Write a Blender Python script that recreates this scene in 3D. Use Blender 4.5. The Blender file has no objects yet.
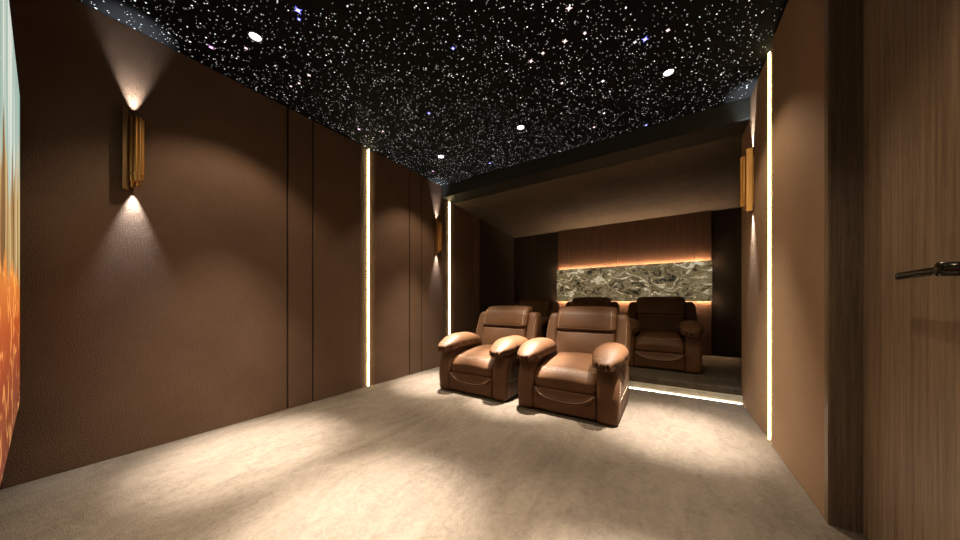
import bpy, bmesh, math, random
from mathutils import Vector, Matrix
from mathutils.bvhtree import BVHTree

S = bpy.context.scene
COL = S.collection
PI = math.pi
rnd = random.Random(7)

# ---------------------------------------------------------------- layout (metres)
XL, XR = -3.21, 0.65          # faces of the long walls
YF, YB = -0.14, 6.44          # screen wall, rear wall of the alcove
ZC = 3.04                     # star ceiling
YE = 4.08                     # edge of the raised floor
ZP = 0.145                    # height of the raised floor
EYE = 1.08

# ---------------------------------------------------------------- materials
def newmat(name):
    m = bpy.data.materials.new(name); m.use_nodes = True
    nt = m.node_tree
    b = nt.nodes['Principled BSDF']
    return m, nt, b

def N(nt, t, **kw):
    n = nt.nodes.new(t)
    for k, v in kw.items():
        if k in n.inputs.keys(): n.inputs[k].default_value = v
        else: setattr(n, k, v)
    return n

def ramp(nt, stops):
    r = nt.nodes.new('ShaderNodeValToRGB')
    el = r.color_ramp.elements
    el[0].position, el[0].color = stops[0][0], (*stops[0][1], 1)
    el[1].position, el[1].color = stops[-1][0], (*stops[-1][1], 1)
    for p, c in stops[1:-1]:
        e = el.new(p); e.color = (*c, 1)
    return r

def coords(nt, scale=(1, 1, 1), gen='Object'):
    tc = nt.nodes.new('ShaderNodeTexCoord')
    mp = nt.nodes.new('ShaderNodeMapping'); mp.inputs['Scale'].default_value = scale
    nt.links.new(tc.outputs[gen], mp.inputs['Vector'])
    return mp

def world_coords(nt, scale=(1, 1, 1)):
    g = nt.nodes.new('ShaderNodeNewGeometry')
    mp = nt.nodes.new('ShaderNodeMapping'); mp.inputs['Scale'].default_value = scale
    nt.links.new(g.outputs['Position'], mp.inputs['Vector'])
    return mp

def bump(nt, b, height, strength, dist=0.01):
    bp = nt.nodes.new('ShaderNodeBump')
    bp.inputs['Strength'].default_value = strength; bp.inputs['Distance'].default_value = dist
    nt.links.new(height, bp.inputs['Height']); nt.links.new(bp.outputs['Normal'], b.inputs['Normal'])

def flat(name, col, rough=0.5, metal=0.0, spec=0.5):
    m, nt, b = newmat(name)
    b.inputs['Base Color'].default_value = (*col, 1); b.inputs['Roughness'].default_value = rough
    b.inputs['Metallic'].default_value = metal; b.inputs['Specular IOR Level'].default_value = spec
    return m

def emit(name, col, strength, sampling=None):
    m, nt, b = newmat(name)
    b.inputs['Base Color'].default_value = (0.5, 0.5, 0.5, 1)
    b.inputs['Emission Color'].default_value = (*col, 1); b.inputs['Emission Strength'].default_value = strength
    if sampling: m.cycles.emission_sampling = sampling
    return m

def fabric(name, c0, c1, rough=0.75, weave=260, spec=0.25):
    m, nt, b = newmat(name); L = nt.links.new
    mp = world_coords(nt)
    n1 = N(nt, 'ShaderNodeTexNoise', Scale=1.6, Detail=5.0, Roughness=0.6)
    L(mp.outputs[0], n1.inputs['Vector'])
    mp2 = world_coords(nt, (1, 1, 0.35))
    n2 = N(nt, 'ShaderNodeTexNoise', Scale=weave, Detail=3.0)
    L(mp2.outputs[0], n2.inputs['Vector'])
    n3 = N(nt, 'ShaderNodeTexNoise', Scale=125, Detail=3.0); L(mp.outputs[0], n3.inputs['Vector'])
    r = ramp(nt, [(0.32, c0), (0.68, c1)])
    mx = N(nt, 'ShaderNodeMath', operation='MULTIPLY_ADD'); mx.inputs[1].default_value = 0.45
    L(n2.outputs['Fac'], mx.inputs[0])
    m2 = N(nt, 'ShaderNodeMath', operation='MULTIPLY'); m2.inputs[1].default_value = 0.55
    L(n1.outputs['Fac'], m2.inputs[0]); L(m2.outputs[0], mx.inputs[2])
    L(mx.outputs[0], r.inputs['Fac']); L(r.outputs['Color'], b.inputs['Base Color'])
    b.inputs['Roughness'].default_value = rough; b.inputs['Specular IOR Level'].default_value = spec
    ad = N(nt, 'ShaderNodeMath', operation='ADD'); L(n2.outputs['Fac'], ad.inputs[0]); L(n3.outputs['Fac'], ad.inputs[1])
    bump(nt, b, ad.outputs[0], 0.6, 0.005)
    return m

def wood(name, c0, c1, rough=0.5, freq=90):
    m, nt, b = newmat(name); L = nt.links.new
    mp = world_coords(nt, (1, 1, 0.018))
    n1 = N(nt, 'ShaderNodeTexNoise', Scale=freq, Detail=4.0, Roughness=0.6); L(mp.outputs[0], n1.inputs['Vector'])
    mp2 = world_coords(nt, (1, 1, 0.05))
    n2 = N(nt, 'ShaderNodeTexNoise', Scale=freq * 4, Detail=2.0); L(mp2.outputs[0], n2.inputs['Vector'])
    a = N(nt, 'ShaderNodeMath', operation='MULTIPLY_ADD'); a.inputs[1].default_value = 0.35
    L(n2.outputs['Fac'], a.inputs[0])
    a2 = N(nt, 'ShaderNodeMath', operation='MULTIPLY'); a2.inputs[1].default_value = 0.65
    L(n1.outputs['Fac'], a2.inputs[0]); L(a2.outputs[0], a.inputs[2])
    r = ramp(nt, [(0.36, c0), (0.64, c1)])
    L(a.outputs[0], r.inputs['Fac']); L(r.outputs['Color'], b.inputs['Base Color'])
    b.inputs['Roughness'].default_value = rough; b.inputs['Specular IOR Level'].default_value = 0.3
    bump(nt, b, a.outputs[0], 0.2, 0.002)
    return m

def carpet(name, c0, c1):
    m, nt, b = newmat(name); L = nt.links.new
    mp = world_coords(nt)
    ms = world_coords(nt, (1.7, 0.7, 1)); ms.inputs['Rotation'].default_value = (0, 0, 0.5)
    n1 = N(nt, 'ShaderNodeTexNoise', Scale=3.2, Detail=7.0, Roughness=0.68, Distortion=1.2); L(ms.outputs[0], n1.inputs['Vector'])
    n2 = N(nt, 'ShaderNodeTexNoise', Scale=170, Detail=2.0); L(mp.outputs[0], n2.inputs['Vector'])
    n3 = N(nt, 'ShaderNodeTexNoise', Scale=28, Detail=4.0, Distortion=0.8); L(mp.outputs[0], n3.inputs['Vector'])
    s1 = N(nt, 'ShaderNodeMath', operation='MULTIPLY'); s1.inputs[1].default_value = 0.45; L(n1.outputs['Fac'], s1.inputs[0])
    s2 = N(nt, 'ShaderNodeMath', operation='MULTIPLY_ADD'); s2.inputs[1].default_value = 0.3; L(n2.outputs['Fac'], s2.inputs[0]); L(s1.outputs[0], s2.inputs[2])
    s3 = N(nt, 'ShaderNodeMath', operation='MULTIPLY_ADD'); s3.inputs[1].default_value = 0.25; L(n3.outputs['Fac'], s3.inputs[0]); L(s2.outputs[0], s3.inputs[2])
    r = ramp(nt, [(0.36, c0), (0.62, c1)])
    L(s3.outputs[0], r.inputs['Fac']); L(r.outputs['Color'], b.inputs['Base Color'])
    b.inputs['Roughness'].default_value = 0.95; b.inputs['Specular IOR Level'].default_value = 0.05
    ad = N(nt, 'ShaderNodeMath', operation='ADD'); L(n2.outputs['Fac'], ad.inputs[0]); L(n3.outputs['Fac'], ad.inputs[1])
    bump(nt, b, ad.outputs[0], 0.75, 0.02)
    return m

M = {}
M['wall_fabric'] = fabric('brown_wall_fabric', (0.0778, 0.0418, 0.0230), (0.1210, 0.0677, 0.0382))
M['tan_fabric'] = fabric('tan_wall_fabric', (0.2052, 0.1188, 0.0634), (0.2772, 0.1656, 0.0922))
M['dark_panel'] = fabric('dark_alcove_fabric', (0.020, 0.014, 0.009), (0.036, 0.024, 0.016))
M['feature'] = wood('feature_wall_veneer', (0.058, 0.028, 0.016), (0.10, 0.049, 0.028), 0.5, 60)
M['black'] = flat('dark_recess', (0.008, 0.007, 0.006), 0.7)
M['ceiling'] = flat('black_ceiling_felt', (0.0028, 0.0028, 0.003), 0.8, 0, 0.1)
M['beam'] = flat('dark_olive_paint', (0.014, 0.0138, 0.011), 0.6, 0, 0.3)
M['plaster'] = fabric('brown_ceiling_plaster', (0.050, 0.038, 0.027), (0.090, 0.068, 0.049), 0.8, 14)
M['carpet'] = carpet('beige_carpet', (0.0720, 0.0550, 0.0405), (0.1303, 0.1017, 0.0773))
M['carpet_lit'] = carpet('lit_riser_carpet', (0.40, 0.34, 0.255), (0.58, 0.51, 0.40))  # riser carpet lightened, the step strip's light painted into its colour
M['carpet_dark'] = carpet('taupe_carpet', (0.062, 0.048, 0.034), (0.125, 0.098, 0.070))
M['door_wood'] = wood('walnut_door_veneer', (0.1000, 0.0656, 0.0384), (0.2320, 0.1560, 0.0960), 0.5, 75)
M['jamb_wood'] = wood('shaded_jamb_veneer', (0.0488, 0.0330, 0.0210), (0.1125, 0.0780, 0.0495), 0.5, 75)  # door veneer darkened, shade on the jamb painted into the colour
M['edge_wood'] = wood('pale_edge_wood', (0.1050, 0.0713, 0.0413), (0.1650, 0.1125, 0.0675), 0.4, 75)
M['handle'] = flat('black_bronze', (0.022, 0.018, 0.012), 0.22, 0.85)
M['brass'] = flat('brushed_brass', (0.72, 0.36, 0.11), 0.34, 1.0)
M['brass_dark'] = flat('aged_bronze', (0.36, 0.20, 0.085), 0.4, 1.0)
M['led'] = emit('warm_led_diffuser', (1.0, 0.79, 0.38), 27.0)
M['led_step'] = emit('step_led_diffuser', (1.0, 0.90, 0.70), 24.0)
M['led_rear'] = emit('amber_led_diffuser', (1.0, 0.68, 0.42), 190.0)
M['channel'] = flat('cream_led_channel', (0.42, 0.36, 0.25), 0.5)
M['lens'] = emit('downlight_lens', (1.0, 0.97, 0.92), 8.0)
M['trim_ring'] = flat('downlight_trim', (0.05, 0.05, 0.05), 0.4)
M['thread'] = flat('cream_thread', (0.62, 0.46, 0.32), 0.7)
M['plinth'] = flat('black_plinth', (0.012, 0.009, 0.007), 0.6)
M['star'] = None

def leather():
    m, nt, b = newmat('tan_leather'); L = nt.links.new
    tc = coords(nt)
    n1 = N(nt, 'ShaderNodeTexNoise', Scale=4, Detail=5.0); L(tc.outputs[0], n1.inputs['Vector'])
    n2 = N(nt, 'ShaderNodeTexVoronoi', Scale=260.0); L(tc.outputs[0], n2.inputs['Vector'])
    n3 = N(nt, 'ShaderNodeTexNoise', Scale=16, Detail=3.0, Distortion=0.6); L(tc.outputs[0], n3.inputs['Vector'])
    r = ramp(nt, [(0.3, (0.064, 0.0270, 0.0108)), (0.7, (0.085, 0.0372, 0.0150))])
    L(n1.outputs['Fac'], r.inputs['Fac']); L(r.outputs['Color'], b.inputs['Base Color'])
    b.inputs['Roughness'].default_value = 0.55; b.inputs['Specular IOR Level'].default_value = 0.22
    a = N(nt, 'ShaderNodeMath', operation='MULTIPLY_ADD'); a.inputs[1].default_value = 0.12
    L(n2.outputs['Distance'], a.inputs[0]); L(n3.outputs['Fac'], a.inputs[2])
    bump(nt, b, a.outputs[0], 0.22, 0.012)
    return m
M['leather'] = leather()

def star_mat():
    m, nt, b = newmat('fiber_star_glow'); L = nt.links.new
    at = nt.nodes.new('ShaderNodeAttribute'); at.attribute_name = 'glow'
    b.inputs['Base Color'].default_value = (0.3, 0.3, 0.3, 1)
    L(at.outputs['Color'], b.inputs['Emission Color']); b.inputs['Emission Strength'].default_value = 1.0
    m.cycles.emission_sampling = 'NONE'
    return m
M['star'] = star_mat()

def stone():
    m, nt, b = newmat('backlit_marble'); L = nt.links.new
    mp = world_coords(nt, (1.0, 1.0, 1.7))
    n0 = N(nt, 'ShaderNodeTexNoise', Scale=2.2, Detail=3.0, Distortion=1.2); L(mp.outputs[0], n0.inputs['Vector'])
    ad = N(nt, 'ShaderNodeMixRGB', blend_type='ADD'); ad.inputs[0].default_value = 0.55
    L(mp.outputs[0], ad.inputs[1]); L(n0.outputs['Color'], ad.inputs[2])
    v = N(nt, 'ShaderNodeTexNoise', Scale=3.4, Detail=8.0, Roughness=0.66, Distortion=1.6); L(ad.outputs[0], v.inputs['Vector'])
    r = ramp(nt, [(0.37, (0.010, 0.007, 0.003)), (0.43, (0.07, 0.050, 0.021)), (0.48, (0.30, 0.235, 0.115)), (0.515, (0.13, 0.092, 0.040)), (0.56, (0.38, 0.305, 0.165)), (0.64, (0.95, 0.86, 0.66))])
    L(v.outputs['Fac'], r.inputs['Fac'])
    w = N(nt, 'ShaderNodeTexVoronoi', feature='DISTANCE_TO_EDGE', Scale=4.2); L(ad.outputs[0], w.inputs['Vector'])
    wr = ramp(nt, [(0.0, (0.75, 0.70, 0.55)), (0.05, (0.0, 0.0, 0.0))]); L(w.outputs['Distance'], wr.inputs['Fac'])
    mx = N(nt, 'ShaderNodeMixRGB', blend_type='ADD'); mx.inputs[0].default_value = 0.22
    L(r.outputs['Color'], mx.inputs[1]); L(wr.outputs['Color'], mx.inputs[2])
    L(mx.outputs[0], b.inputs['Base Color']); L(mx.outputs[0], b.inputs['Emission Color'])
    b.inputs['Emission Strength'].default_value = 0.55
    b.inputs['Roughness'].default_value = 0.25
    return m
M['stone'] = stone()

def picture():
    m, nt, b = newmat('projected_autumn_picture'); L = nt.links.new
    g = nt.nodes.new('ShaderNodeNewGeometry')
    sp = nt.nodes.new('ShaderNodeSeparateXYZ'); L(g.outputs['Position'], sp.inputs[0])
    zr = N(nt, 'ShaderNodeMapRange'); zr.inputs['From Min'].default_value = 0.52; zr.inputs['From Max'].default_value = 2.22
    L(sp.outputs['Z'], zr.inputs['Value'])
    def noise(sc, scale, detail=3.0, dist=0.0):
        mp = world_coords(nt, sc); n = N(nt, 'ShaderNodeTexNoise', Scale=scale, Detail=detail, Distortion=dist); L(mp.outputs[0], n.inputs['Vector'])
        return n.outputs['Fac']
    def col(fac, stops):
        r = ramp(nt, stops); L(fac, r.inputs['Fac']); return r.outputs['Color']
    def mix(fac, c0, c1, mode='MIX'):
        x = N(nt, 'ShaderNodeMixRGB', blend_type=mode); L(fac, x.inputs[0]); L(c0, x.inputs[1]); L(c1, x.inputs[2]); return x.outputs[0]
    def below(nz, amp, level, soft):
        a = N(nt, 'ShaderNodeMath', operation='MULTIPLY_ADD'); a.inputs[1].default_value = amp; L(nz, a.inputs[0]); L(zr.outputs[0], a.inputs[2])
        r = N(nt, 'ShaderNodeMapRange'); r.inputs['From Min'].default_value = level+amp*0.5+soft; r.inputs['From Max'].default_value = level+amp*0.5-soft
        L(a.outputs[0], r.inputs['Value']); return r.outputs[0]
    sky = col(noise((3.5, 1, 0.35), 2.2, 4.0), [(0.38, (0.30, 0.46, 0.40)), (0.52, (0.46, 0.58, 0.50)), (0.64, (0.80, 0.84, 0.74))])
    wood_ = col(noise((1, 1, 0.05), 9.0, 4.0), [(0.38, (0.20, 0.09, 0.025)), (0.46, (0.48, 0.26, 0.08)), (0.53, (0.85, 0.66, 0.32)), (0.62, (0.40, 0.20, 0.06))])
    ground = col(zr.outputs[0], [(0.0, (0.16, 0.02, 0.008)), (0.16, (0.34, 0.05, 0.012)), (0.27, (0.55, 0.085, 0.012)), (0.40, (0.90, 0.27, 0.035))])
    strokes = col(noise((2.6, 1, 3.2), 2.4, 3.0, 1.6), [(0.56, (0, 0, 0)), (0.64, (0.55, 0.28, 0.07))])
    one = N(nt, 'ShaderNodeValue'); one.outputs[0].default_value = 1.0
    ground = mix(one.outputs[0], ground, strokes, 'ADD')
    c = mix(below(noise((1, 1, 0.01), 5.5, 4.0), 0.75, 0.66, 0.02), sky, wood_)
    c = mix(below(noise((1, 1, 0.3), 5.0, 4.0), 0.22, 0.40, 0.02), c, ground)
    L(c, b.inputs['Emission Color']); b.inputs['Emission Strength'].default_value = 0.9
    b.inputs['Base Color'].default_value = (0.03, 0.03, 0.03, 1)
    return m
M['picture'] = picture()

# ---------------------------------------------------------------- mesh helpers
def obj(name, bm, mat, parent=None, smooth=False, loc=None):
    me = bpy.data.meshes.new(name)
    bmesh.ops.recalc_face_normals(bm, faces=bm.faces[:])
    bm.to_mesh(me); bm.free()
    if smooth:
        for p in me.polygons: p.use_smooth = True
    me.materials.append(mat)
    o = bpy.data.objects.new(name, me); COL.objects.link(o)
    if parent: o.parent = parent
    if loc: o.location = loc
    return o

def box(bm, x0, x1, y0, y1, z0, z1, bev=0.0):
    m = Matrix.LocRotScale(Vector(((x0+x1)/2, (y0+y1)/2, (z0+z1)/2)), None, Vector((x1-x0, y1-y0, z1-z0)))
    g = bmesh.ops.create_cube(bm, size=1.0, matrix=m)
    if bev:
        es = list({e for v in g['verts'] for e in v.link_edges})
        bmesh.ops.bevel(bm, geom=es, offset=bev, segments=2, affect='EDGES', profile=0.5)
    return bm

def boxes(*bs):
    bm = bmesh.new()
    for b in bs: box(bm, *b)
    return bm

def cubegrid(n):
    bm = bmesh.new()
    for ax in range(3):
        for sg in (-1, 1):
            vs = {}
            for i in range(n+1):
                for j in range(n+1):
                    p = [0, 0, 0]
                    p[ax] = sg
                    # points closer together near the edges
                    p[(ax+1) % 3] = math.sin((2*i/n-1)*PI/2)*0.55 + (2*i/n-1)*0.45
                    p[(ax+2) % 3] = math.sin((2*j/n-1)*PI/2)*0.55 + (2*j/n-1)*0.45
                    vs[i, j] = bm.verts.new(p)
            for i in range(n):
                for j in range(n):
                    bm.faces.new((vs[i, j], vs[i+1, j], vs[i+1, j+1], vs[i, j+1]))
    bmesh.ops.remove_doubles(bm, verts=bm.verts[:], dist=1e-5)
    return bm

def rbox(c, size, r, fn=None, n=18):
    """soft upholstered block: rounded box at c, then shaped by fn(x, y, z)."""
    bm = cubegrid(n)
    h = Vector(size)/2
    rr = min(r, min(h)*0.999)
    for v in bm.verts:
        p = Vector((v.co.x*h.x, v.co.y*h.y, v.co.z*h.z))
        q = Vector([max(-(h[i]-rr), min(h[i]-rr, p[i])) for i in range(3)])
        d = p-q
        if d.length > 1e-9: p = q+d.normalized()*rr
        p = p+Vector(c)
        v.co = Vector(fn(*p)) if fn else p
    return bm

def sellip(c, half, e=2.6, fn=None, n=22):
    bm = cubegrid(n)
    for v in bm.verts:
        k = sum(abs(t)**e for t in v.co)**(-1/e)
        p = Vector((v.co.x*k, v.co.y*k, v.co.z*k))
        if fn: p = Vector(fn(*p))
        v.co = Vector((p.x*half[0]+c[0], p.y*half[1]+c[1], p.z*half[2]+c[2]))
    return bm

def tube(bm, pts, r, seg=6):
    rings = []
    for i, p in enumerate(pts):
        a = pts[max(0, i-1)]; b = pts[min(len(pts)-1, i+1)]
        t = (b-a).normalized()
        u = t.orthogonal().normalized(); w = t.cross(u)
        rings.append([bm.verts.new(p+(u*math.cos(2*PI*k/seg)+w*math.sin(2*PI*k/seg))*r) for k in range(seg)])
    for i in range(len(rings)-1):
        for k in range(seg):
            bm.faces.new((rings[i][k], rings[i][(k+1) % seg], rings[i+1][(k+1) % seg], rings[i+1][k]))
    bm.faces.new(rings[0][::-1]); bm.faces.new(rings[-1])

def cyl(bm, c, r, z0, z1, seg=20, r2=None, arc=None):
    bmesh.ops.create_cone(bm, cap_ends=True, segments=seg, radius1=r, radius2=r if r2 is None else r2, depth=z1-z0,
                          matrix=Matrix.Translation((c[0], c[1], (z0+z1)/2)))

def prism(bm, poly, z0, z1):
    lo = [bm.verts.new((x, y, z0)) for x, y in poly]; hi = [bm.verts.new((x, y, z1)) for x, y in poly]
    n = len(poly)
    for i in range(n): bm.faces.new((lo[i], lo[(i+1) % n], hi[(i+1) % n], hi[i]))
    bm.faces.new(lo[::-1]); bm.faces.new(hi)

# ---------------------------------------------------------------- scene-graph helpers
def tag(o, label, cat, group=None, kind=None):
    o['label'] = label; o['category'] = cat
    if group: o['group'] = group
    if kind: o['kind'] = kind
    return o

def thing(name, label, cat, loc=(0, 0, 0), rz=0, group=None):
    o = bpy.data.objects.new(name, None); o.empty_display_size = 0.1; COL.objects.link(o)
    o.location = loc; o.rotation_euler = (0, 0, rz)
    return tag(o, label, cat, group)

def struct(name, bm, mat, label, cat, **k):
    o = obj(name, bm, mat, **k); o['kind'] = 'structure'
    return tag(o, label, cat)

def dup(root, loc, label, rz=None):
    def cp(o, par):
        c = o.copy(); COL.objects.link(c); c.parent = par
        for ch in o.children: cp(ch, c)
        return c
    r = cp(root, None); r.location = loc; r['label'] = label
    if rz is not None: r.rotation_euler = (0, 0, rz)
    return r

def spot(name, parent, loc, direction, energy, angle, blend, col=(1, 0.9, 0.75), radius=0.02):
    l = bpy.data.lights.new(name, 'SPOT'); l.energy = energy; l.spot_size = math.radians(angle); l.spot_blend = blend
    l.color = col; l.shadow_soft_size = radius
    o = bpy.data.objects.new(name, l); COL.objects.link(o); o.parent = parent; o.location = loc
    o.rotation_euler = Vector(direction).to_track_quat('-Z', 'Y').to_euler()
    return o

# ================================================================= SETTING
# floor
struct('floor', boxes((XL-0.15, 1.35, YF-0.15, YE+0.1, -0.1, 0)), M['carpet'], 'beige mottled carpet floor of the room', 'floor')
# raised floor with its overhanging nosing
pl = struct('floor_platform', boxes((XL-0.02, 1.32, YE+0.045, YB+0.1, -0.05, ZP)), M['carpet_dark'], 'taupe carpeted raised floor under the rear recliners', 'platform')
nb = bmesh.new()
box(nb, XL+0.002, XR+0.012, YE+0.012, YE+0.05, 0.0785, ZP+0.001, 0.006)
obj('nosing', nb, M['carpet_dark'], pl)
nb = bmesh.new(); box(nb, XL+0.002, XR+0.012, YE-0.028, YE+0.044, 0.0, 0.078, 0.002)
obj('riser', nb, M['carpet_lit'], pl)

# ceilings
ce = struct('ceiling', boxes((XL-0.15, 1.0, YF-0.15, 3.75, ZC, ZC+0.1)), M['ceiling'], 'black star-lit ceiling over the front half of the room', 'ceiling')
bm_ = bmesh.new(); box(bm_, XL-0.1, 1.4, 3.71, 4.02, 2.845, ZC+0.08)
struct('ceiling_beam', bm_, M['beam'], 'dark olive dropped beam between the star ceiling and rear alcove', 'beam')
bm_ = bmesh.new()
vs = [bm_.verts.new(p) for p in [(XL-0.1, 4.03, 2.835), (1.4, 4.03, 2.835), (1.4, YB+0.1, 2.665), (XL-0.1, YB+0.1, 2.665)]]
ex = bmesh.ops.extrude_face_region(bm_, geom=[bm_.faces.new(vs)])
for g in ex['geom']:
    if isinstance(g, bmesh.types.BMVert): g.co.z += 0.1
struct('ceiling_alcove', bm_, M['plaster'], 'brown plaster ceiling sloping down over the rear alcove', 'ceiling')

# long left wall, clad in upholstered panels
wl = struct('wall_left', boxes((XL-0.15, XL-0.022, YF-0.15, YB+0.1, 0, ZC)), M['black'], 'brown upholstered left wall of seamed panels', 'wall')
def panel(y0, y1, z1=ZC, par=wl, x=XL, d=-1, mat='wall_fabric', z0=0.0):
    b = bmesh.new()
    xs = sorted((x, x+d*0.02))
    box(b, xs[0], xs[1], y0, y1, z0, z1, 0.004)
    return obj('wall_panel', b, M[mat], par)
g = 0.015
seams = [YF, 1.355, 1.602]
for a, b in zip(seams[:-1], seams[1:]): panel(a+g/2, b-g/2)
panel(1.602+g/2, 2.292-0.141)
panel(2.292+0.141, 2.985-g/2); panel(2.985+g/2, 3.232-g/2); panel(3.232+g/2, 3.70)
panel(3.70+0.001, 3.925-0.141, 2.845); panel(3.925+0.141, 4.62-g/2, 2.83); panel(4.62+g/2, 4.88-g/2, 2.79)
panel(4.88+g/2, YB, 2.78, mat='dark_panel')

# right wall: near the door, the panel stands 2 cm prouder than beyond the light strip
wr = struct('wall_right', boxes((XR+0.022, XR+0.20, 2.13, 4.10, 0, ZC)), M['black'], 'tan upholstered right wall beside the wooden door', 'wall')
panel(2.13, 3.0, par=wr, x=XR, d=1, mat='tan_fabric')
panel(3.381, 4.10, par=wr, x=XR+0.005, d=1, z1=ZC, mat='tan_fabric')
obj('wall_return', boxes((XR+0.006, XR+0.2, 4.101, 4.12, 0, 2.83)), M['tan_fabric'], wr)
tr = struct('trim_1', boxes((XR-0.003, XR+0.004, 2.092, 2.13, 0, ZC)), M['edge_wood'], 'pale wooden edge strip between right wall panel and door recess', 'trim')
tj = struct('trim_2', boxes((XR+0.004, 0.79, 2.092, 2.129, 0, ZC)), M['jamb_wood'], 'wooden jamb with painted-in shade beside the walnut door', 'door jamb')

# door with lever handle
d1 = bmesh.new(); box(d1, 0.755, 0.80, 1.12, 2.089, 0.004, ZC-0.002)
door = struct('door_1', d1, M['door_wood'], 'walnut veneer door with a black lever handle', 'door')
hb = bmesh.new()
pv = Vector((0.69, 1.50, 1.185))
hd = bpy.data.objects.new('door_handle', None); COL.objects.link(hd); hd.parent = door
b = bmesh.new()
bmesh.ops.create_cone(b, cap_ends=True, segments=28, radius1=0.021, radius2=0.021, depth=0.085,
                      matrix=Matrix.Translation((0.712, 1.458, 1.177)) @ Matrix.Rotation(PI/2, 4, 'Y'))
obj('neck', b, M['handle'], hd, True)
b = bmesh.new()
bmesh.ops.create_cone(b, cap_ends=True, segments=32, radius1=0.028, radius2=0.028, depth=0.012,
                      matrix=Matrix.Translation((0.749, 1.458, 1.177)) @ Matrix.Rotation(PI/2, 4, 'Y'))
obj('rose', b, M['handle'], hd, True)
def lev(x, y, z):
    t = (y-1.458)/0.235
    return (x+0.006*t*t, y, z-0.004*t)
b = rbox((0.684, 1.567, 1.176), (0.018, 0.250, 0.026), 0.009, lev, 12)
obj('lever', b, M['handle'], hd, True)
obj('door_panel_joint', boxes((0.7535, 0.756, 1.119, 1.122, 0.01, ZC-0.01)), M['black'], door)

# wall beyond the door, screen wall, rear alcove
struct('wall_side', boxes((0.70, 0.84, YF-0.15, 1.118, 0, ZC)), M['wall_fabric'], 'brown side wall between the door and screen wall', 'wall')
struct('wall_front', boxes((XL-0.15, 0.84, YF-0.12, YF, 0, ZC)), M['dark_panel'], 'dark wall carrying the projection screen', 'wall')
wb = struct('wall_back', boxes((XL-0.15, 1.4, YB+0.02, YB+0.12, 0, 2.80)), M['black'], 'dark rear wall of the alcove', 'wall')
for a, c in ((XL, -2.66), (-2.654, -2.092), (0.636, 0.95), (0.956, 1.30)):
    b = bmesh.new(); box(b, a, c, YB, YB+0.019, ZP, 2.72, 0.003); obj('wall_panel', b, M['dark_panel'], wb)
FX0, FX1 = -2.085, 0.628
fs = [FX0, -1.836, -0.861, 0.39, FX1]
for a, c in zip(fs[:-1], fs[1:]):
    b = bmesh.new(); box(b, a+0.003, c-0.003, YB-0.06, YB+0.018, ZP, 2.70, 0.003); obj('feature_panel', b, M['feature'], wb)
struct('wall_alcove', boxes((1.30, 1.40, 4.10, YB+0.02, 0, 2.85)), M['dark_panel'], 'dark side wall hidden in the alcove', 'wall')

# ================================================================= LIGHT FITTINGS
def halfround(y, x, d, z0, z1, w, r):
    """bulging half-round diffuser on a wall whose face looks along d*x"""
    poly = [(x, y-w)]
    for k in range(13):
        a = -PI/2+PI*k/12
        poly.append((x+d*r*math.cos(a), y+w*math.sin(a)))
    poly.append((x, y+w))
    b = bmesh.new(); prism(b, poly[1:-1], z0, z1)
    return b

def led(label, x, y, d, z0, z1, w=0.0095, r=0.013, near=0.14, far=0.14, depth=0.0165, rise=0.0, liner='wall_fabric'):
    """light strip in a shallow bevelled recess added to spread its glow on the wall"""
    t = thing('led_light_strip', label, 'light strip', (x, y, z0), 0, 'vertical light strips in the walls')
    H = z1-z0; fl = 0.016
    b = bmesh.new()
    back = -d*(depth+0.0015)
    # cheeks added to catch the strip's glow, curving out flush with the panels
    cheek = lambda e: [(-d*(depth*(1-k/9)**2+0.0005), fl+(e-fl)*k/9) for k in range(10)]
    low = [(-d*depth, -near), (-d*depth, -fl)] if near != far else [(x_, -y_) for x_, y_ in cheek(near)][::-1]
    poly = [(back, -near)]+low+cheek(far)+[(back, far)]
    prism(b, poly, 0, H); obj('glow_groove', b, M[liner], t)
    obj('diffuser', halfround(0, -d*(depth-0.0006), d, 0.004, H-0.004, w, r), M['led'], t, False)
    return t
led('glowing vertical light strip midway along the left wall', XL, 2.292, 1, 0.001, ZC-0.002)
led('shorter vertical light strip under the beam on the left wall', XL, 3.925, 1, 0.001, 2.842)
led('bright vertical light strip on the right wall nearest the door', XR+0.005, 3.13, -1, 0.001, ZC-0.002, 0.010, 0.011, 0.128, 0.25, 0.012, 0.0, 'tan_fabric')

# strip under the platform nosing
t = thing('step_light_strip', 'white light strip glowing along the foot of the carpeted step', 'light strip', ((XL+XR)/2, YE-0.034, 0.0))
obj('diffuser', boxes((-1.92, 1.926, -0.001, 0.005, 0.001, 0.007)), M['led_step'], t)
# strips along the marble panel
ZS0, ZS1 = 1.09, 1.80
for lab, z in (('amber light strip along the top edge of the marble panel', ZS1-0.035), ('amber light strip along the bottom edge of the marble panel', ZS0+0.02)):
    t = thing('cove_light_strip', lab, 'light strip', ((FX0+FX1)/2, YB-0.086, z), 0, 'light strips behind the marble panel')
    obj('diffuser', boxes((-(FX1-FX0)/2+0.01, (FX1-FX0)/2-0.01, -0.012, 0.012, 0, 0.016)), M['led_rear'], t)
t = thing('marble_panel', 'long olive and cream marble panel glowing on the rear wall', 'stone panel', ((FX0+FX1)/2, YB-0.12, ZS0))
w2 = (FX1-FX0)/2
b = bmesh.new(); box(b, -w2, w2, -0.015, 0.015, 0, ZS1-ZS0, 0.003); obj('marble_slab', b, M['stone'], t)
obj('mounting_rail', boxes((-w2+0.1, w2-0.1, 0.015, 0.059, 0.16, 0.20), (-w2+0.1, w2-0.1, 0.015, 0.059, 0.50, 0.54)), M['black'], t)

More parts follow.
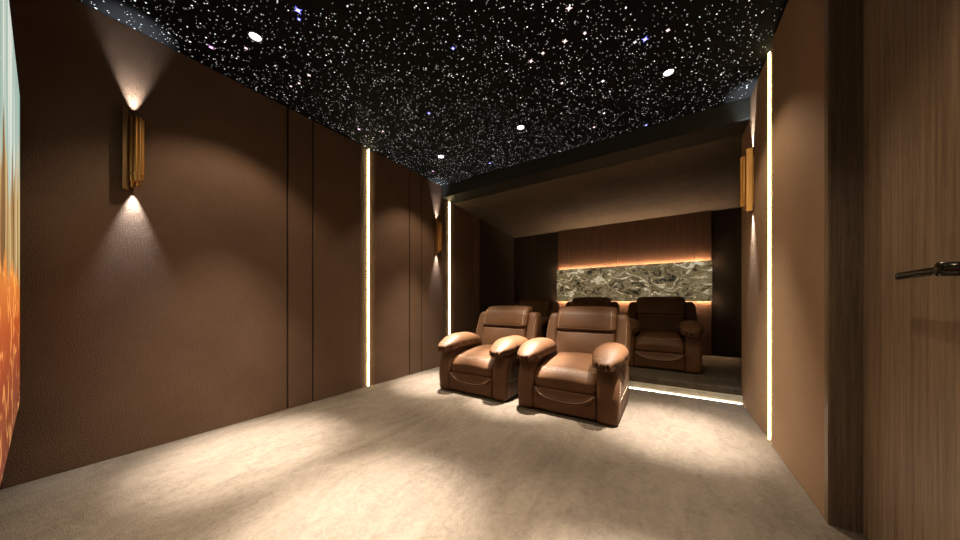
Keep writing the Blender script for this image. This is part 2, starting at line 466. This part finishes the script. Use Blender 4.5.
# downlights
def downlight_proto():
    t = thing('downlight', '', 'ceiling light', (0, 0, ZC), 0, 'recessed downlights in the star ceiling')
    b = bmesh.new()
    seg = 36; prof = [(0.046, 0.0), (0.046, -0.006), (0.040, -0.008), (0.036, -0.003), (0.036, 0.0)]
    rings = [[b.verts.new((r*math.cos(2*PI*k/seg), r*math.sin(2*PI*k/seg), z)) for k in range(seg)] for r, z in prof]
    for i in range(len(prof)-1):
        for k in range(seg): b.faces.new((rings[i][k], rings[i][(k+1) % seg], rings[i+1][(k+1) % seg], rings[i+1][k]))
    obj('trim_ring', b, M['trim_ring'], t, True)
    b = bmesh.new()
    bmesh.ops.create_uvsphere(b, u_segments=24, v_segments=12, radius=0.035, matrix=Matrix.Translation((0, 0, -0.001)) @ Matrix.Diagonal((1, 1, 0.14, 1)))
    obj('lens', b, M['lens'], t, True)
    spot('flood', t, (0, 0, -0.012), (0, 0, -1), 96, 100, 0.45, (1, 0.82, 0.60))
    spot('beam', t, (0, 0, -0.012), (0, 0, -1), 960, 50, 1.0, (1, 0.90, 0.74))
    spot('beam', t, (0, 0, -0.012), (0, 0, -1), 3900, 28, 1.0, (1, 0.95, 0.88))
    return t
dl = downlight_proto()
dspots = [(-2.55, 0.86, 'large oval downlight nearest the camera in the star ceiling, at upper left'),
          (-2.56, 2.94, 'small downlight in the ceiling corner by the short left light strip'),
          (-1.385, 2.94, 'downlight in the star ceiling above the gap between the two front recliners'),
          (0.0, 2.93, 'downlight in the star ceiling close to the right wall light strip'),
          (-1.28, 0.86, 'downlight overhead in front of the screen, outside the view'),
          (0.0, 0.86, 'downlight overhead beside the door, outside the view')]
for i, (x, y, lab) in enumerate(dspots):
    if i == 0: dl.location = (x, y, ZC); dl['label'] = lab
    else: dup(dl, (x, y, ZC), lab)

# wall sconces: a tall bronze bar beside a cluster of shorter brass flutes
def sconce(name, label, x, y, d, z):
    t = thing(name, label, 'wall light', (x, y, z), 0, 'brass wall sconces')
    b = bmesh.new(); xs = sorted((0, d*0.012)); box(b, xs[0], xs[1], -0.03, 0.048, -0.22, 0.22, 0.002)
    obj('backplate', b, M['brass_dark'], t)
    b = bmesh.new(); xs = sorted((d*0.012, d*0.058)); box(b, xs[0], xs[1], -0.045, -0.016, -0.285, 0.292, 0.003)
    obj('long_bar', b, M['brass_dark'], t)
    for k, (yy, xx, r, z0, z1) in enumerate([(-0.004, 0.066, 0.011, -0.225, 0.238), (0.013, 0.080, 0.012, -0.222, 0.240), (0.031, 0.078, 0.012, -0.215, 0.236), (0.045, 0.060, 0.011, -0.205, 0.232), (0.024, 0.054, 0.011, -0.252, 0.20), (0.000, 0.048, 0.010, -0.262, 0.20)]):
        b = bmesh.new(); cyl(b, (d*xx, yy), r, z0, z1, 16)
        o = obj('brass_tube', b, M['brass'], t)
        o.data.set_sharp_from_angle(angle=math.radians(40)) if hasattr(o.data, 'set_sharp_from_angle') else None
        for p in o.data.polygons: p.use_smooth = True
    b = bmesh.new(); cyl(b, (d*0.066, 0.019), 0.030, -0.180, -0.164, 20); obj('collar', b, M['brass'], t)
    for sg in (1, -1):
        b = bmesh.new(); cyl(b, (d*0.030, 0.022), 0.011, 0.232 if sg > 0 else -0.248, 0.248 if sg > 0 else -0.232, 16)
        spot('lamp_up' if sg > 0 else 'lamp_down', t, (d*0.026, 0.010, sg*0.245), (-d*0.02, 0, sg), 120, 42, 1.0, (0.84, 0.92, 1.0), 0.004)
        b.free()
    return t
sconce('wall_sconce', 'brass fluted wall sconce on the left wall near the screen', XL, 0.345, 1, 2.15)
sconce('wall_sconce', 'small distant brass sconce on the left wall before the short light strip', XL, 3.56, 1, 2.15)
sconce('wall_sconce', 'brass sconce in profile on the right wall past the light strip', XR+0.005, 3.60, -1, 2.20)

# ================================================================= PROJECTION SCREEN
t = thing('projection_screen', 'wide lit screen showing an autumn landscape at far left', 'screen', (-1.28, -0.105, 0.52))
b = bmesh.new(); box(b, -1.71, 1.71, -0.034, 0.030, 0.0, 1.70, 0.003); obj('frame', b, flat('screen_frame', (0.55, 0.53, 0.48), 0.4), t)
b = bmesh.new(); box(b, -1.70, 1.70, 0.030, 0.035, 0.01, 1.69); obj('picture', b, M['picture'], t)

# ================================================================= STAR LIGHTS
def stars_mesh():
    vs, fs, cols = [], [], []
    for i in range(9000):
        x = rnd.uniform(XL+0.01, XR-0.01); y = rnd.uniform(YF+0.02, 3.70)
        q = rnd.random()
        r = 0.0018+0.0026*q**4+(0.002 if rnd.random() < 0.06 else 0)
        br = 0.30+2.4*rnd.random()**1.9
        tint = rnd.choice(((1, 1, 1), (1, 1, 1), (1, 1, 1), (1, 0.93, 0.85), (0.9, 0.95, 1)))
        a0 = rnd.random()*6; el = rnd.uniform(1, 1.5); ca, sa = math.cos(a0), math.sin(a0)
        n0 = len(vs)
        for k in range(6):
            u, w = r*el*math.cos(k*PI/3), r*math.sin(k*PI/3)
            vs.append((x+u*ca-w*sa, y+u*sa+w*ca, ZC-0.0015)); cols.append((tint[0]*br, tint[1]*br, tint[2]*br, 1))
        vs.append((x, y, ZC-0.003)); cols.append((tint[0]*br, tint[1]*br, tint[2]*br, 1))
        for k in range(6): fs.append((n0+k, n0+6, n0+(k+1) % 6))
    me = bpy.data.meshes.new('star_lights'); me.from_pydata(vs, [], fs)
    ca = me.color_attributes.new('glow', 'FLOAT_COLOR', 'POINT')
    ca.data.foreach_set('color', [c for col in cols for c in col])
    me.materials.append(M['star'])
    return me
st = bpy.data.objects.new('star_lights', stars_mesh()); COL.objects.link(st)
tag(st, 'thousands of tiny white fibre star points across the black ceiling', 'star lights', None, 'stuff')

BLUE, PINK, MAG, WHT = (0.30, 0.34, 2.6), (2.0, 1.25, 1.1), (1.9, 0.6, 1.9), (2, 1.95, 1.85)
cross_mats = {k: emit('star_'+k, c, 1.0, 'NONE') for k, c in (('blue', BLUE), ('pink', PINK), ('magenta', MAG), ('white', WHT))}
core_mat = emit('star_core', (1.8, 1.8, 2.0), 1.0, 'NONE')
def cross_mesh(R, rot):
    b = bmesh.new()
    ce_ = b.verts.new((0, 0, -0.005)); ring = []
    for k in range(8):
        r = R if k % 2 == 0 else R*0.34
        ring.append(b.verts.new((r*math.cos(rot+k*PI/4), r*math.sin(rot+k*PI/4), -0.0018)))
    for k in range(8): b.faces.new((ring[k], ring[(k+1) % 8], ce_))
    b.faces.new(ring[::-1])
    return b
STARS = [
    (-2.079, 0.940, 'blue', 0.030, 'largest blue star light, at the top edge left of centre'),
    (-2.139, 0.973, 'blue', 0.016, 'small blue star light just below the largest blue star'),
    (-2.939, 0.709, 'magenta', 0.022, 'magenta star light left of the large oval downlight'),
    (-1.390, 1.737, 'blue', 0.020, 'blue star light alone in the upper middle of the ceiling'),
    (-2.076, 2.197, 'blue', 0.022, 'blue star light above the small corner downlight'),
    (-0.554, 1.925, 'pink', 0.024, 'pinkish white star light at the top edge right of centre'),
    (-0.650, 2.152, 'pink', 0.022, 'pink star light at the upper end of a slanting row of three'),
    (-0.826, 2.160, 'pink', 0.018, 'pink star light in the middle of a slanting row of three'),
    (-0.935, 2.179, 'pink', 0.020, 'pink star light at the lower end of a slanting row of three'),
    (-0.509, 2.168, 'pink', 0.016, 'small pink star light right of the slanting row of three'),
    (-0.797, 2.550, 'pink', 0.018, 'pink star light alone right of the middle downlight'),
    (-0.486, 2.726, 'white', 0.020, 'white star light far right of the middle downlight'),
    (-0.146, 2.463, 'blue', 0.028, 'blue star light above the right downlight'),
    (-0.211, 2.450, 'white', 0.015, 'small white star light touching the blue star above the right downlight'),
    (-2.104, 3.460, 'blue', 0.026, 'blue star light close to the dark beam below the middle downlight'),
    (-2.945, 3.203, 'magenta', 0.022, 'magenta star light in the ceiling corner by the far left sconce'),
    (-2.931, 1.965, 'magenta', 0.022, 'magenta star light over the top of the long left light strip'),
    (-2.735, 2.139, 'pink', 0.016, 'small pink star light right of the long left light strip'),
    (-0.559, 3.194, 'white', 0.018, 'white star light near the dark beam right of centre'),
    (-0.697, 3.388, 'pink', 0.018, 'pink star light near the dark beam right of centre'),
    (-0.003, 2.472, 'pink', 0.018, 'orange pink star light right of the blue star above right downlight'),
    (-2.725, 0.860, 'pink', 0.016, 'pink star light just below left of the large oval downlight'),
    (-2.594, 1.261, 'pink', 0.018, 'rightmost of three pink star lights below the large oval downlight'),
    (-2.863, 1.235, 'pink', 0.014, 'leftmost of three pink star lights below the large oval downlight'),
    (-2.764, 1.258, 'pink', 0.015, 'middle of three pink star lights below the large oval downlight'),
    (-0.208, 3.665, 'blue', 0.018, 'faint blue star light by the dark beam right end'),
]
for x, y, kind, R, lab in STARS:
    t = thing('star_light', lab, 'star light', (x, y, ZC), 0, 'larger star lights in the ceiling')
    obj('glow', cross_mesh(R, 0.5), cross_mats[kind], t)
    b = bmesh.new(); bmesh.ops.create_uvsphere(b, u_segments=10, v_segments=6, radius=R*0.33, matrix=Matrix.Translation((0, 0, -0.004)) @ Matrix.Diagonal((1, 1, 0.35, 1)))
    obj('core', b, core_mat, t)

# ================================================================= RECLINERS
def smooth01(t):
    t = max(0.0, min(1.0, t)); return t*t*(3-2*t)

def dashes(bm, path, bvh, direction, dash=0.016, gap=0.010, r=0.0015, lift=0.0008):
    """sewn thread: short stitches laid on the upholstery along path"""
    pts = []
    for p in path:
        hit = bvh.ray_cast(Vector(p)-Vector(direction)*0.5, Vector(direction))
        if hit[0] is not None: pts.append(hit[0]-Vector(direction)*lift)
    if len(pts) < 2: return
    L = [0.0]
    for a, b_ in zip(pts[:-1], pts[1:]): L.append(L[-1]+(b_-a).length)
    def at(s):
        for i in range(len(L)-1):
            if L[i+1] >= s: return pts[i].lerp(pts[i+1], (s-L[i])/max(1e-9, L[i+1]-L[i]))
        return pts[-1]
    s = 0.0
    while s+dash < L[-1]:
        tube(bm, [at(s), at(s+dash/2), at(s+dash)], r, 4); s += dash+gap

def lin(a, b, n=24):
    a, b = Vector(a), Vector(b); return [a.lerp(b, i/n) for i in range(n+1)]

def make_recliner():
    t = thing('recliner_armchair', '', 'armchair', (0, 0, 0), 0, 'brown leather recliners')
    lea = M['leather']
    last = [None]
    def part(name, bm, par=t): 
        bv = BVHTree.FromBMesh(bm)
        last[0] = obj(name, bm, lea, par, True)
        return last[0], bv
    def sew(path, bv, dr, on=None):
        b = bmesh.new(); dashes(b, path, bv, dr)
        if len(b.verts): obj('stitching', b, M['thread'], on or last[0])
        else: b.free()
    obj('plinth', boxes((-0.43, 0.43, 0.03, 0.80, 0.0, 0.035)), M['plinth'], t)
    # --- arms
    for s in (-1, 1):
        def arm(x, y, z):
            u = (x*s-0.38)/0.085                      # -1 inner .. 1 outer
            fr = smooth01((0.25-y)/0.25)
            up = max(0.0, (z-0.235)/0.27)
            y2 = y+fr*(0.055*up**1.15)                 # front leans back above the knee line
            y2 += fr*0.014*(u*u)*(1 if u > 0 else 0.5)
            z2 = z-0.035*smooth01((z-0.3)/0.2)*u*u
            x2 = x+s*0.012*math.sin(PI*min(1, max(0, z/0.5)))*(1 if u > 0 else 0)
            return (x2, y2, z2)
        ao, bv = part('arm', rbox((s*0.382, 0.385, 0.262), (0.176, 0.81, 0.514), 0.034, arm, 26))
        sew([(s*0.452, 0.03+0.10*max(0, (z-0.235)/0.27)**1.15+0.02, z) for z in [0.05+0.36*i/30 for i in range(31)]], bv, (-s, 0, 0))
        sew(lin((s*0.46, 0.06, 0.215), (s*0.46, 0.74, 0.215)), bv, (-s, 0, 0))
        if s > 0:
            b = sellip((0.4755, 0.26, 0.395), (0.006, 0.022, 0.042), 2.4, None, 8)
            h = obj('release_handle', b, lea, ao, True)
            b = sellip((0.481, 0.26, 0.390), (0.004, 0.012, 0.028), 2.4, None, 6)
            obj('pull_tab', b, M['plinth'], h, True)
        # padded armrest: a pillow that rises to the rear and rolls over the front of the arm
        def pad(x, y, z):
            w = 1-0.10*smooth01((y-0.2)/0.8)-0.05*smooth01((-y-0.4)/0.6)
            nose = smooth01((-y-0.25)/0.75)
            tail = smooth01((y-0.25)/0.75)
            z2 = z*(1.0 if z > 0 else 0.70)
            z2 -= 0.50*nose+0.32*tail
            if z > 0: z2 += 0.10*(1-x*x)*(1-nose)
            # gathered seam under the nose and along the lower edge
            band = math.exp(-((z+0.02)/0.26)**2)*smooth01((-y-0.30)/0.45)
            ph = math.atan2(x, 0.35)*13
            y2 = y+band*(0.070+0.060*math.sin(ph)+0.02*math.sin(ph*2.3+1))
            z2 += band*0.17*math.sin(ph+0.9)
            sb = math.exp(-((z+0.15)/0.30)**2)*smooth01((0.85-abs(y+0.05))/0.5)
            x2 = x*w*(1-sb*(0.05+0.035*math.sin(y*19+x)))
            if z < -0.2: y2 += 0.10*nose
            return (x2, y2, z2)
        po, pv_ = part('armrest_pad', sellip((s*0.371, 0.315, 0.562), (0.147, 0.425, 0.104), 2.4, pad, 54))
        sew([(s*0.366+0.118*math.sin(a), 0.070-0.110*math.cos(a), 0.6) for a in [(-1.2+2.4*i/40) for i in range(41)]], pv_, (0, 0, -1))
    # --- seat
    def seat(x, y, z):
        u = x/0.292
        top = smooth01((z-0.30)/0.10)
        fr = smooth01((0.26-y)/0.26)
        z2 = z+top*(0.028*(1-u*u)+0.030*smooth01((y-0.05)/0.5)-0.02*fr)
        y2 = y-fr*0.014*(1-u*u)*smooth01((z-0.22)/0.16)
        # upper half of the roll leans back
        y2 += fr*0.07*smooth01((z-0.33)/0.14)
        return (x, y2, z2)
    so, bv = part('seat_cushion', rbox((0, 0.39, 0.334), (0.592, 0.80, 0.215), 0.055, seat, 44))
    for off in (0.0, 0.020):
        sew([(0.284*k/40, 0.040+0.07*(k/40)**2+off, 0.395+0.03*(k/40)**2+off*0.4) for k in range(-40, 41)], bv, (0, 0.7071, -0.7071))
    # --- footrest front
    def foot(x, y, z):
        u = x/0.290
        fr = smooth01((0.06-y)/0.06)
        zc = 0.135+0.075*u*u*u*u+0.02*u*u                            # smile-shaped fold
        if z > zc: y2 = y-fr*(0.020*math.exp(-((z-zc)/0.035)**2))
        else: y2 = y-fr*0.004*math.exp(-((z-zc)/0.06)**2)
        y2 -= fr*0.010*math.sin(PI*max(0, min(1, z/0.24)))
        pl_ = math.exp(-((abs(u)-0.86)/0.13)**2)*math.exp(-((z-zc+0.012)/0.028)**2)
        y2 -= fr*0.016*pl_*(0.6+0.4*math.sin(z*420))
        return (x, y2, z)
    fo, bv = part('footrest', rbox((0, 0.125, 0.132), (0.590, 0.26, 0.216), 0.016, foot, 52))
    for off in (0.010, -0.016):
        sew([(0.272*k/40, 0, 0.135+0.075*(k/40)**4+0.02*(k/40)**2+off) for k in range(-40, 41)], bv, (0, 1, 0))
    # --- back
    def lean(x, y, z):
        k = z-0.45
        return (x, y+0.36*k, z)
    def lumbar(x, y, z):
        u = x/0.335; w = (z-0.60)/0.16
        y -= 0.028*max(0, 1-u*u)*max(0, 1-w*w)*smooth01((0.80-y)/0.1)
        x *= 1-0.03*(w+1)/2
        return lean(x, y, z)
    lo, bv = part('lumbar_cushion', rbox((0, 0.775, 0.585), (0.676, 0.17, 0.35), 0.034, lumbar, 28))
    sew([(0.30*k/30, 0, 0.715) for k in range(-30, 31)], bv, (0, 1, 0))
    def head(x, y, z):
        u = x/0.33; w = (z-0.89)/0.14
        y -= 0.026*max(0, 1-u**4)*max(0, 1-(w+0.2)**2)*smooth01((0.80-y)/0.1)
        x *= 1-0.035*smooth01((w+0.2)/1.2)
        z -= 0.014*u**4*(1 if w > 0.3 else 0)
        y += 0.05*smooth01((w-0.35)/0.65)
        return lean(x, y, z)
    ho, bv = part('headrest', rbox((0, 0.757, 0.884), (0.690, 0.19, 0.285), 0.042, head, 28))
    sew([(0.30*k/30, 0, 0.768) for k in range(-30, 31)], bv, (0, 1, 0))
    for s in (-1, 1): sew(lin((s*0.300, 0, 0.775), (s*0.292, 0, 0.985)), bv, (0, 1, 0))
    for s in (-1, 1):
        def wing(x, y, z):
            u = (x*s-0.405)/0.075
            z -= 0.030*smooth01((z-0.75)/0.2)*max(0, u)**2
            y += 0.02*max(0, u)**2
            x += -s*0.020*smooth01((z-0.7)/0.25)*max(0, u)
            return lean(x, y, z)
        wo, bv = part('back_wing', rbox((s*0.402, 0.815, 0.670), (0.152, 0.20, 0.54), 0.05, wing, 22))
        sew(lin((s*0.447, 0, 0.58), (s*0.447, 0, 0.87)), bv, (0, 1, 0))
    part('back_shell', rbox((0, 0.885, 0.56), (0.80, 0.14, 0.76), 0.05, lean, 14))
    return t

rc = make_recliner()
spots_ = [(-0.834, 2.700, 0.0, 'brightly lit tan leather recliner on the carpet, right one of the front pair'),
          (-1.920, 2.715, 0.0, 'brightly lit tan leather recliner on the carpet, left one of the front pair'),
          (-0.115, 4.64, ZP, 'dim brown recliner on the raised floor nearest the right wall, fully in view'),
          (-1.205, 4.64, ZP, 'dim recliner on the raised floor with only its headrest showing under the marble panel'),
          (-2.295, 4.64, ZP, 'dark recliner on the raised floor glimpsed between the two front recliners')]
for i, (x, y, z, lab) in enumerate(spots_):
    if i == 0: rc.location = (x, y, z); rc['label'] = lab
    else: dup(rc, (x, y, z), lab)

# ================================================================= CAMERA, WORLD, VIEW
F = 287.0
cam = bpy.data.cameras.new('camera'); cam.sensor_fit = 'HORIZONTAL'; cam.sensor_width = 36.0
cam.lens = 36.0*F/960.0; cam.shift_y = 32.0/960.0; cam.clip_start = 0.01
co = bpy.data.objects.new('camera', cam); COL.objects.link(co)
co.location = (0, 0, EYE); co.rotation_euler = (PI/2, 0, math.atan(188.5/F))
S.camera = co
w = bpy.data.worlds.new('dark_room'); S.world = w; w.use_nodes = True
w.node_tree.nodes['Background'].inputs[0].default_value = (0.01, 0.008, 0.006, 1)
w.node_tree.nodes['Background'].inputs[1].default_value = 0.0
vs_ = S.view_settings
vs_.view_transform = 'Standard'; vs_.look = 'None'; vs_.exposure = 0.0; vs_.gamma = 1.0; vs_.use_curve_mapping = False
